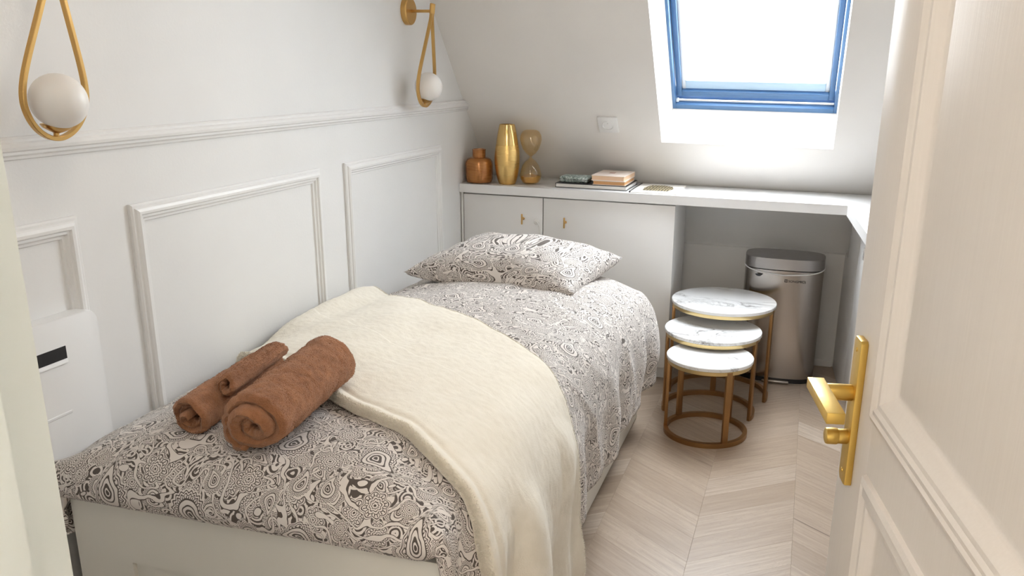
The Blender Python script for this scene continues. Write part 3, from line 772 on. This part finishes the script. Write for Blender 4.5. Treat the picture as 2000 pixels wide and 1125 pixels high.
# ------------------------------------------------------------------ box on the wall at the left
t = root('fuse_box', (0, 1.22, .36), 'white wall box with black slot, at the foot of the bed beside the doorway', 'box')
mbx = B()
def rr(y0, y1, z0, z1, r, n=6):
    o = []
    for cy, cz, a0 in ((y1 - r, z1 - r, 0), (y0 + r, z1 - r, 90), (y0 + r, z0 + r, 180), (y1 - r, z0 + r, 270)):
        for k in range(n + 1):
            a = math.radians(a0 + 90 * k / n); o.append((cy + r * math.cos(a), cz + r * math.sin(a)))
    return o
mbx.prism(rr(1.02, 1.398, .22, .792, .03), 'x', 0, .033, .003, seg=2)
mbx.obj('box_cover', M['plastic'], t)
sl_ = B(); sl_.box((.0325, 1.218, .708), (.0338, 1.308, .734)); sl_.obj('slot', M['black'], t)
lp = B(); lp.prism([(.0325, .7085), (.0355, .7035), (.0365, .700), (.0325, .699)], 'y', 1.218, 1.308); lp.obj('slot_lip', M['plastic'], t)
lp = B(); lp.prism([(.0325, .600), (.0345, .598), (.0345, .594), (.0325, .592)], 'y', 1.215, 1.30); lp.obj('finger_ledge', M['plastic'], t)

# ------------------------------------------------------------------ bed
bed = root('bed_frame', (.5, 2.1, 0), 'white wooden single bed frame with panelled footboard against the left wall', 'bed')
BX0, BX1, BY0, BY1, BZ = .112, .902, 1.190, 3.01, .468
B().box((BX0, BY0, 0), (BX0 + .128, BY0 + .026, BZ)).obj('stile', M['bedwhite'], bed)
B().box((BX1 - .128, BY0, 0), (BX1, BY0 + .026, BZ)).obj('stile', M['bedwhite'], bed)
B().box((BX0 + .128, BY0, .348), (BX1 - .128, BY0 + .026, BZ)).obj('rail', M['bedwhite'], bed)
B().box((BX0 + .128, BY0, .0), (BX1 - .128, BY0 + .026, .09)).obj('rail', M['bedwhite'], bed)
B().box((BX0 + .120, BY0 + .010, .085), (BX1 - .120, BY0 + .020, .352)).obj('footboard_panel', M['bedwhite'], bed)
B().prism([(BX1 - .024, BY0 + .028), (BX1 - .001, BY0 + .028), (BX1 - .010, BY1), (BX1 - .033, BY1)], 'z', .012, .40, .0015).obj('side_board', M['bedwhite'], bed)
B().box((BX0, BY0 + .028, .012), (BX0 + .022, BY1, .40), .0015).obj('side_board', M['bedwhite'], bed)
B().box((BX0, BY1 + .001, 0), (BX1 - .012, BY1 + .024, .46), .0015).obj('headboard', M['bedwhite'], bed)
for k in range(10): B().box((BX0 + .024, 1.30 + k * .175, .285), (BX1 - .036, 1.37 + k * .175, .30)).obj('slat', M['bedwhite'], bed)
t = root('mattress', (.5, 2.1, .30), 'white mattress on the bed frame under the paisley duvet', 'mattress')
B().box((BX0 + .026, BY0 + .032, .302), (BX1 - .04, BY1 - .006, .50), .04, 4).obj('mattress_body', M['liner'], t)

# duvet: cross-section (x,z) at mid bed, by arc length a
def chaikin(P, n):
    for _ in range(n):
        Q = [P[0]]
        for p, q in zip(P[:-1], P[1:]):
            Q.append((.75 * p[0] + .25 * q[0], .75 * p[1] + .25 * q[1])); Q.append((.25 * p[0] + .75 * q[0], .25 * p[1] + .75 * q[1]))
        Q.append(P[-1]); P = Q
    return P
SEC = chaikin([(.030, .36), (.014, .43), (.018, .487), (.050, .512), (.12, .548), (.22, .580), (.34, .598), (.48, .606), (.64, .604), (.76, .596), (.845, .578), (.905, .535), (.938, .470), (.952, .390), (.952, .300), (.946, .200), (.944, .010)], 3)
AL = [0.0]
for p, q in zip(SEC[:-1], SEC[1:]): AL.append(AL[-1] + math.hypot(q[0] - p[0], q[1] - p[1]))
ATOT = AL[-1]
def sec(a):
    return pw(AL, [p[0] for p in SEC], a), pw(AL, [p[1] for p in SEC], a)
A_WALL = AL[min(range(len(SEC)), key=lambda i: abs(SEC[i][0] - .035) + (0 if SEC[i][1] > .49 else 1))]
A_CORNER = AL[min(range(len(SEC)), key=lambda i: abs(SEC[i][1] - .535) + (0 if SEC[i][0] > .8 else 1))]
A_HEM = AL[min(range(len(SEC)), key=lambda i: abs(SEC[i][1] - .205) + (0 if SEC[i][0] > .8 else 1))]
# foot profile: param s (metres along the bed from the tucked foot edge) -> y, dz (relative to the mid-bed top)
FP = chaikin([(1.215, -.125), (1.188, -.122), (1.165, -.108), (1.163, -.078), (1.182, -.042), (1.225, -.016), (1.30, -.004), (1.42, 0), (1.6, 0.002), (2.2, -.002), (2.6, -.014), (2.80, -.022), (2.93, -.030), (3.005, -.05), (3.03, -.09), (3.02, -.16)], 3)
FL = [0.0]
for p, q in zip(FP[:-1], FP[1:]): FL.append(FL[-1] + math.hypot(q[0] - p[0], q[1] - p[1]))
FTOT = FL[-1]
def s_of_y(y):      # first s past the foot roll with that y
    for i in range(len(FP) - 1):
        if FL[i] > .10 and FP[i][0] <= y <= FP[i + 1][0]: return lerp(FL[i], FL[i + 1], (y - FP[i][0]) / max(1e-9, FP[i + 1][0] - FP[i][0]))
    return FTOT * .5
def base_pt(a, s):
    x, z = sec(a); y = pw(FL, [p[0] for p in FP], s); dz = pw(FL, [p[1] for p in FP], s)
    w = 1 - sstep(A_CORNER - .06, A_CORNER + .10, a)
    wl = sstep(.03, .13, a)
    wl = max(wl, 1 - sstep(.10, .24, s))
    z = lerp(lerp(z, .603, w), z, sstep(.03, .24, s))
    z2 = z + dz * max(w * wl, .0) + dz * .35 * (1 - wl)
    # the side drop: keeps its own ends, hem a little lower at the foot
    yc = max(1.170, min(y, 3.03))
    y2 = lerp(yc, y, w)
    side = 1 - w
    x2 = x
    if side > 0:
        x2 += side * (.012 * math.sin(y * 17 + 1.3) + .008 * math.sin(y * 31)) * sstep(.50, .30, z)
        x2 -= side * .030 * sstep(1.30, 1.17, y)
        x2 += side * .004 * sstep(2.2, 2.9, y) - side * .045 * sstep(2.90, 3.03, y) ** 2
    if x2 < .040: x2 = max(x2, lerp(.038, x2, sstep(1.40, 1.46, y)))
    return Vector((x2, y2, z2))
def wrinkle(a, s, ridge=1.0):
    p = Vector((a * 5.2, s * 3.4, 2.7)); q = Vector((a * 13, s * 8, 9.1))
    r = noise.noise(p) * .010 + noise.noise(q) * .0045
    rid = 1 - abs(noise.noise(Vector((a * 3.1 + s * 2.2, s * 4.4 - a * 2.0, 5.0))))
    return r + ridge * ((rid ** 6) * .006 - .002)
def surf(a, s, off=0.0, wr=1.0, ridge=1.0):
    e = .004
    p = base_pt(a, s); du = base_pt(min(a + e, ATOT), s) - base_pt(max(a - e, 0), s); dv = base_pt(a, min(s + e, FTOT)) - base_pt(a, max(s - e, 0))
    n = du.cross(dv)
    if n.length < 1e-12: n = Vector((0, 0, 1))
    n.normalize()
    return p + n * (off + wr * wrinkle(a, s, ridge) * sstep(0, .06, a) * sstep(0.02, .16, s)), n
NA, NS = 150, 230
P, UV = [], []
for i in range(NA):
    a = A_HEM * i / (NA - 1); row, ru = [], []
    for j in range(NS):
        s = FTOT * j / (NS - 1)
        row.append(surf(a, s)[0]); ru.append((a, s))
    P.append(row); UV.append(ru)
duv = root('duvet', (.5, 2.1, .5), 'paisley printed duvet in brown and cream spread over the whole bed', 'duvet')
dm = grid_mesh('duvet_cover', P, UV, M['duvet'], duv)
md = dm.modifiers.new('thickness', 'SOLIDIFY'); md.thickness = .010; md.offset = -1
# hanging corner of the duvet between bed and wall box
cp, cuv = [], []
for i in range(22):
    u = i / 21; r_, q_ = [], []
    for j in range(26):
        v = j / 25
        y = 1.172 + .10 * u; z = lerp(.488, lerp(.375, .40, u), v)
        x = .100 - .020 * u + .010 * math.sin(u * 9 + v * 4) + .006 * math.sin(v * 13 + u * 3) - .010 * v
        r_.append((x, y, z)); q_.append((.05 + u * .1, .2 - v * .12))
    cp.append(r_); cuv.append(q_)
cm = grid_mesh('duvet_corner', cp, cuv, M['duvet'], duv); md = cm.modifiers.new('thickness', 'SOLIDIFY'); md.thickness = .008

# pillow
def pillow():
    c = Vector((.480, 2.800, .578)); hx_, hy_, ht = .312, .235, .112; ang = -.13
    n = 64; top, bot, uvt = [], [], []
    for sgn in (1, -1):
        rows = []
        for i in range(n + 1):
            u = -1 + 2 * i / n; row = []
            for j in range(n + 1):
                v = -1 + 2 * j / n
                ex = 1 - .085 * (1 - v * v) ** 1.2; ey = 1 - .10 * (1 - u * u) ** 1.2
                x, y = u * hx_ * ex, v * hy_ * ey
                th = (max(0, 1 - abs(u) ** 3.0) ** .55) * (max(0, 1 - abs(v) ** 3.0) ** .55)
                z = ht * th if sgn > 0 else -.030 * th ** .5
                z += .012 * noise.noise(Vector((x * 7, y * 7, sgn * 3))) * th ** .5 + .006 * noise.noise(Vector((x * 18, y * 18, sgn))) * th ** .3
                z += .022 * (u * u * v * v)       # corners lift
                d = math.radians(0)
                row.append((x, y, z + .020))
            rows.append(row)
        (top if sgn > 0 else bot).extend(rows)
    R = Matrix.Translation(c) @ Matrix.Rotation(ang, 4, 'Z') @ Matrix.Rotation(math.radians(3), 4, 'X')
    o = root('pillow', c, 'paisley pillow in matching brown and cream cover at the head of the bed', 'pillow')
    vs, fs, uvs = [], [], []
    N = n + 1
    for rows in (top, bot):
        for i, r in enumerate(rows):
            for j, p in enumerate(r): vs.append(R @ Vector(p) - c); uvs.append((p[0] - .8 * p[2] * math.tanh(p[0] * 6) + 3.3, p[1] - .9 * p[2] * math.tanh(p[1] * 8) + 1.1 + (.5 if rows is bot else 0)))
    for k in (0, 1):
        for i in range(n):
            for j in range(n):
                q = (k * N * N + i * N + j, k * N * N + (i + 1) * N + j, k * N * N + (i + 1) * N + j + 1, k * N * N + i * N + j + 1)
                fs.append(q if k == 0 else q[::-1])
    me = bpy.data.meshes.new('pillow_cover'); me.from_pydata(vs, [], fs)
    ul = me.uv_layers.new(name='UVMap')
    for lp_ in me.loops: ul.data[lp_.index].uv = uvs[lp_.vertex_index]
    bm = bmesh.new(); bm.from_mesh(me); bmesh.ops.remove_doubles(bm, verts=bm.verts[:], dist=1e-5); bm.to_mesh(me); bm.free()
    me.materials.append(M['duvet']); me.shade_smooth()
    link(bpy.data.objects.new('pillow_cover', me), o)
pillow()

# cream throw laid across the bed
def a_of_x(x): # arc length on the top for x
    for i in range(len(SEC) - 1):
        if SEC[i][0] <= x <= SEC[i + 1][0] and AL[i] > A_WALL * .5: return AL[i]
    return A_CORNER
A_END = ATOT - .012
aT = [A_WALL - .02, a_of_x(.20), a_of_x(.54), a_of_x(.70), a_of_x(.874), A_CORNER + .06, A_CORNER + .16, A_END]
yL = [1.85, 1.70, 1.465, 1.385, 1.285, 1.243, 1.245, 1.25]
aR = [A_WALL - .02, a_of_x(.12), a_of_x(.54), a_of_x(.70), a_of_x(.836), A_CORNER + .04, A_CORNER + .16, A_END]
yR = [2.60, 2.47, 2.135, 2.02, 1.915, 1.82, 1.82, 1.865]
NI, NJ = 230, 190
rows_t, rows_b = [], []
for i in range(NI):
    u = i / (NI - 1); a = lerp(A_WALL - .012, A_END, u)
    l_, r_ = pw(aT, yL, a), pw(aR, yR, a)
    # smooth the polylines a little
    for d_ in (-.05, .05): l_ += pw(aT, yL, a + d_); r_ += pw(aR, yR, a + d_)
    l_ /= 3; r_ /= 3
    rt, rb_ = [], []
    for j in range(NJ):
        v = j / (NJ - 1); y = lerp(l_, r_, v)
        y += .006 * noise.noise(Vector((a * 14, v * 2, 3.3)))
        s = s_of_y(y)
        edge = min(v, 1 - v) * (r_ - l_); edge = min(edge, (A_END - a), a - A_WALL + .012)
        roll = math.sqrt(max(0.0, 1 - (1 - min(edge / .020, 1)) ** 2))
        hem = .004 * math.exp(-((edge - .016) / .012) ** 2) - .004 * math.exp(-((edge - .040) / .008) ** 2)
        hem *= 1 if v < .5 else 0
        fold = .010 * noise.noise(Vector((a * 3.0, y * 2.6, 1.7))) + .006 * noise.noise(Vector((a * 7, y * 6, 4.1)))
        side = sstep(A_CORNER, A_CORNER + .14, a)
        fold += side * (.010 * math.sin(y * 21 + a * 2) + .006 * math.sin(y * 44 + 1))
        fz = .0012 * noise.noise(Vector((a * 90, y * 90, .5))) + .0015 * noise.noise(Vector((a * 260, y * 260, 1.5))) * (1 if edge < .03 else .3)
        p, n = surf(a, s, .002, 1, 0)
        p = p + Vector((0, 0, .055 * sstep(.20, .03, p.x) * sstep(1.84, 2.08, y) * sstep(2.66, 2.42, y)))
        th = (.010 + (.012 if v < .5 else .009) * roll + hem * roll + max(-.006, fold)) * (.35 + .65 * sstep(A_WALL - .02, A_WALL + .07, a))
        rt.append(p + n * (th + fz * roll + .004)); rb_.append(p + n * (.010 + max(-.006, fold) * .9))
    rows_t.append(rt); rows_b.append(rb_)
thr = root('throw_blanket', (.5, 1.85, .6), 'cream sherpa fleece throw laid diagonally across the middle of the bed', 'blanket')
vs, fs = [], []
for rows in (rows_t, rows_b):
    for r in rows: vs.extend([p - thr.location for p in r])
NN = NI * NJ
for k in (0, 1):
    for i in range(NI - 1):
        for j in range(NJ - 1):
            q = (k * NN + i * NJ + j, k * NN + (i + 1) * NJ + j, k * NN + (i + 1) * NJ + j + 1, k * NN + i * NJ + j + 1)
            fs.append(q if k == 0 else q[::-1])
per = [(i, 0) for i in range(NI)] + [(NI - 1, j) for j in range(1, NJ)] + [(i, NJ - 1) for i in range(NI - 2, -1, -1)] + [(0, j) for j in range(NJ - 2, 0, -1)]
for k in range(len(per)):
    (i, j), (i2, j2) = per[k], per[(k + 1) % len(per)]
    fs.append((i * NJ + j, NN + i * NJ + j, NN + i2 * NJ + j2, i2 * NJ + j2))
me = bpy.data.meshes.new('fleece'); me.from_pydata(vs, [], fs)
bm = bmesh.new(); bm.from_mesh(me); bmesh.ops.recalc_face_normals(bm, faces=bm.faces[:]); bm.to_mesh(me); bm.free()
me.materials.append(M['sherpa']); me.shade_smooth(); link(bpy.data.objects.new('fleece', me), thr)
def fuzz(name, pts, count, length, width, m, parent, seed):
    """short pile: thin blades standing on a surface; pts(u, v) -> point, normal"""
    rnd = random.Random(seed); vs, fs = [], []
    for k in range(count):
        p, n = pts(rnd)
        d = (n + Vector((rnd.gauss(0, .45), rnd.gauss(0, .45), rnd.gauss(0, .45) - .15))).normalized()
        s_ = d.cross(Vector((rnd.gauss(0, 1), rnd.gauss(0, 1), rnd.gauss(0, 1)))).normalized() * width
        L = length * rnd.uniform(.5, 1.15); q = p - n * .0012
        b_ = len(vs); vs += [q - s_, q + s_, q + d * L]; fs.append((b_, b_ + 1, b_ + 2))
    me_ = bpy.data.meshes.new(name); me_.from_pydata(vs, [], fs); me_.materials.append(m)
    o_ = bpy.data.objects.new(name, me_); link(o_, parent); o_['kind'] = 'stuff'; return o_
def throw_pt(rnd):
    i_ = rnd.randrange(1, NI - 2); j_ = rnd.choice((0, 0, 0, 0, 1, 1, 2, 3, NJ - 2, NJ - 3))
    f_, g_ = rnd.random(), rnd.random()
    a_, b_, c_ = rows_t[i_][j_], rows_t[i_ + 1][j_], rows_t[i_][j_ + 1]
    n = (b_ - a_).cross(c_ - a_)
    if n.length < 1e-12: n = Vector((0, 0, 1))
    n.normalize()
    return a_ + (b_ - a_) * f_ + (c_ - a_) * g_ - thr.location, n
fuzz('fleece_pile', throw_pt, 42000, .0065, .0007, M['sherpa'], thr, 11)

# rolled towels
def towel_roll(p, q, r, turns, th, phase, seed, name, parent, squash=.95, tele=.010):
    p = Vector(p); q = Vector(q); ax = (q - p).normalized(); L = (q - p).length
    side = ax.cross(Vector((0, 0, 1))).normalized(); up = side.cross(ax)
    N, MM = 150, 56
    rin = max(.004, r - th * turns)
    rows = []
    for m in range(MM):
        tt_ = m / (MM - 1)
        # rounded ends: thickness falls off near both ends
        d = min(tt_, 1 - tt_) * L; rd_ = min(d / .012, 1); tk = math.sqrt(max(0, 1 - (1 - rd_) ** 2))
        loop = []
        for half in (0, 1):
            for k in range(N):
                kk = k if half == 0 else N - 1 - k
                w = kk / (N - 1); th_ = phase + turns * 2 * math.pi * w
                rc_ = lerp(rin, r - th / 2, w)
                rc_ *= 1 + .05 * math.sin(2 * th_ + seed) + .05 * math.sin(3 * th_ + seed * 2 + tt_ * 1.5)
                ed = min(1, min(w, 1 - w) / .02); edr = math.sqrt(max(0, 1 - (1 - ed) ** 2))
                rr_ = rc_ + (th * .48 * tk * edr + .0002) * (1 if half == 0 else -1)
                out = sstep(.72, 1, w)
                nn = .0055 * noise.noise(Vector((math.cos(th_) * 2.2 + seed, math.sin(th_) * 2.2, tt_ * 5))) + .0022 * noise.noise(Vector((math.cos(th_) * 7, math.sin(th_) * 7 + seed, tt_ * 18)))
                cre = (1 - abs(noise.noise(Vector((math.cos(th_) * 1.5, math.sin(th_) * 1.5 + seed, tt_ * 11 + math.sin(th_) * 1.5))))) ** 8 * -.0075 * min(1, (r / .07) ** 2)
                rr_ += (nn + cre) * (.4 + .6 * out) + .0012 * noise.noise(Vector((math.cos(th_) * 26, math.sin(th_) * 26, tt_ * 75 + seed)))
                axial = tt_ * L + (tele * math.sin(w * 9 + seed) + .010 * (w - .5)) * (1 - 2 * tt_)
                z = rr_ * math.sin(th_); y_ = rr_ * math.cos(th_)
                z *= squash
                loop.append(p + ax * axial + side * y_ + up * z)
        rows.append(loop)
    o = grid_mesh(name, rows, None, M['towel'], parent, closed_v=True)
    off = wloc(parent)
    def pt(rnd):
        m = rnd.randrange(0, MM - 1); k = rnd.randrange(0, 2 * N - 1) if rnd.random() < .4 else rnd.randrange(int(N * .55), N)
        a_, b_, c_ = rows[m][k], rows[m + 1][k], rows[m][k + 1]
        n = (c_ - a_).cross(b_ - a_)
        if n.length < 1e-14: n = Vector((0, 0, 1))
        n.normalize()
        return a_ + (b_ - a_) * rnd.random() + (c_ - a_) * rnd.random() - off, n
    fuzz(name.replace('roll', 'pile').replace('flap', 'pile'), pt, int(14000 * r / .07), .0028, .0005, M['towel'], parent, int(seed * 10))
    return o
t = root('rolled_towel', (.46, 1.43, .6), 'thick rolled brown terry towel, front one lying against the cream throw', 'towel', 'rolled towels')
towel_roll((.512, 1.222, .657), (.495, 1.545, .682), .071, 2.4, .024, 1.9, 1.0, 'towel_roll', t)
t = root('rolled_towel', (.34, 1.43, .6), 'smaller rolled brown terry towel half hidden behind the thicker one', 'towel', 'rolled towels')
tw = towel_roll((.350, 1.262, .636), (.325, 1.56, .645), .046, 2.6, .0145, .6, 4.2, 'towel_roll', t)
fl = towel_roll((.378, 1.335, .676), (.352, 1.56, .684), .026, 1.3, .013, 2.5, 7.7, 'towel_flap', t)

# ------------------------------------------------------------------ nest of round tables
def nest_table(cx, cy, R, h, legs, arc, label):
    t = root('nesting_table', (cx, cy, 0), label, 'table', 'nest of round side tables')
    B().lathe([(0, h - .014), (R - .003, h - .014), (R, h - .012), (R, h - .002), (R - .002, h), (0, h)], (cx, cy, 0), 72).obj('table_top', M['marble'], t)
    w, hh = .0075, .018
    B().lathe([(R - .016, h - .028), (R - .005, h - .028), (R - .004, h - .026), (R - .004, h - .0142), (R - .016, h - .0142)], (cx, cy, 0), 72, closed=True).obj('top_rim', M['tablering'], t)
    a0, a1 = arc
    prf = [(-w, 0), (w, 0), (w, hh), (-w, hh)]
    n = 72; rr_ = R - .010
    if a1 - a0 >= 359:
        B().lathe([(rr_ - w, .0005), (rr_ + w, .0005), (rr_ + w, hh), (rr_ - w, hh)], (cx, cy, 0), 72, closed=True).obj('base_ring', M['tablemetal'], t)
    else:
        pts = [(cx + rr_ * math.cos(math.radians(lerp(a0, a1, k / n))), cy + rr_ * math.sin(math.radians(lerp(a0, a1, k / n))), .0005) for k in range(n + 1)]
        B().sweep(pts, prf, (0, 0, 1)).obj('base_ring', M['tablemetal'], t)
    for ang in legs:
        Mr = Matrix.Translation((cx, cy, 0)) @ Matrix.Rotation(math.radians(ang), 4, 'Z')
        B().box((rr_ - .006, -.011, .001), (rr_ + .006, .011, h - .016), .001, 2, Mr).obj('leg', M['tablemetal'], t)
nest_table(1.156, 2.985, .156, .300, (-172, -56, 60, 140), (0, 360), 'lowest and smallest round marble-topped side table, at the front of the nest')
nest_table(1.141, 3.197, .184, .338, (-18, 198, 90), (-18, 198), 'middle round marble-topped side table of the nest of three')
nest_table(1.157, 3.400, .208, .402, (-12, 192, 90), (-12, 192), 'tallest and largest round marble-topped side table, beside the steel bin')

# ------------------------------------------------------------------ pedal bin
t = root('pedal_bin', (1.376, 3.712, 0), 'tall brushed steel pedal bin with white liner rim under the worktop', 'bin')
def srect(hx_, hy_, r, n=8):
    o = []
    for sx, sy, a0 in ((1, 1, 0), (-1, 1, 90), (-1, -1, 180), (1, -1, 270)):
        for k in range(n + 1):
            a = math.radians(a0 + 90 * k / n); o.append((1.376 + sx * (hx_ - r) + r * math.cos(a), 3.712 + sy * (hy_ - r) + r * math.sin(a)))
    return o
HXB, HYB, RB = .163, .108, .075
def sq(hx_, hy_, e=3.1, n=72):
    o = []
    for k in range(n):
        a = 2 * math.pi * k / n; cx_, sy_ = math.cos(a), math.sin(a)
        o.append((1.376 + hx_ * math.copysign(abs(cx_) ** (2 / e), cx_), 3.712 + hy_ * math.copysign(abs(sy_) ** (2 / e), sy_)))
    return o
B().prism(sq(HXB, HYB), 'z', .022, .492, .002).obj('bin_body', M['steel'], t, 40)
B().prism(sq(HXB - .006, HYB - .006), 'z', 0, .022).obj('bin_base', M['blackp'], t, 40)
lid = B(); lid.prism(sq(HXB + .001, HYB + .001), 'z', .496, .542, .014, seg=4)
lid = lid.obj('lid', M['steeldark'], t, 40)
# liner rim: a thin white line that sags at the front
lw = []
for k, (x, y) in enumerate(sq(HXB + .0025, HYB + .0025)):
    front = sstep(3.69, 3.61, y); mid = 1 - abs(x - 1.376) / HXB
    lw.append((x, y, .497 - .022 * front * max(0, mid) ** .5))
B().tube(lw, .0026, (0, 0, 1), 8, True).obj('liner_rim', M['liner'], t)
B().box((1.325, 3.585, .004), (1.440, 3.622, .016), .004).obj('pedal', M['steel'], t)
sn = B(); sn.prism([(1.276 + .014 * math.cos(k * math.pi / 10), .474 + .010 * math.sin(-k * math.pi / 10)) for k in range(11)], 'y', 3.6015, 3.605); sn.obj('lid_catch', M['blackp'], t)
def text_mesh(body, size, name, m, parent, mw):
    cd = bpy.data.curves.new('tmp', 'FONT'); cd.body = body; cd.size = size; cd.extrude = .0004
    to = bpy.data.objects.new('tmp', cd); S.collection.objects.link(to)
    dg = bpy.context.evaluated_depsgraph_get(); dg.update()
    me = bpy.data.meshes.new_from_object(to.evaluated_get(dg)); bpy.data.objects.remove(to); bpy.data.curves.remove(cd)
    me.transform(mw); me.transform(Matrix.Translation(-wloc(parent))); me.name = name
    me.materials.clear(); me.materials.append(m)
    o = bpy.data.objects.new(name, me); link(o, parent); return o
RF = Matrix.Rotation(math.radians(90), 4, 'X')
text_mesh('SONGMICS', .0125, 'lettering', M['black'], t, Matrix.Translation((1.398, 3.6038, .447)) @ RF @ Matrix.Diagonal((1.15, 1, 1, 1)))
em = B()
for a_, b_ in (((1.383, 3.6025, .446), (1.395, 3.6042, .4478)), ((1.383, 3.6025, .4562), (1.395, 3.6042, .458)), ((1.383, 3.6025, .4478), (1.3848, 3.6042, .4562)), ((1.3932, 3.6025, .4478), (1.395, 3.6042, .4562)), ((1.388, 3.6025, .4478), (1.3900, 3.6042, .4562))):
    em.box(a_, b_)
em.obj('emblem', M['black'], t)
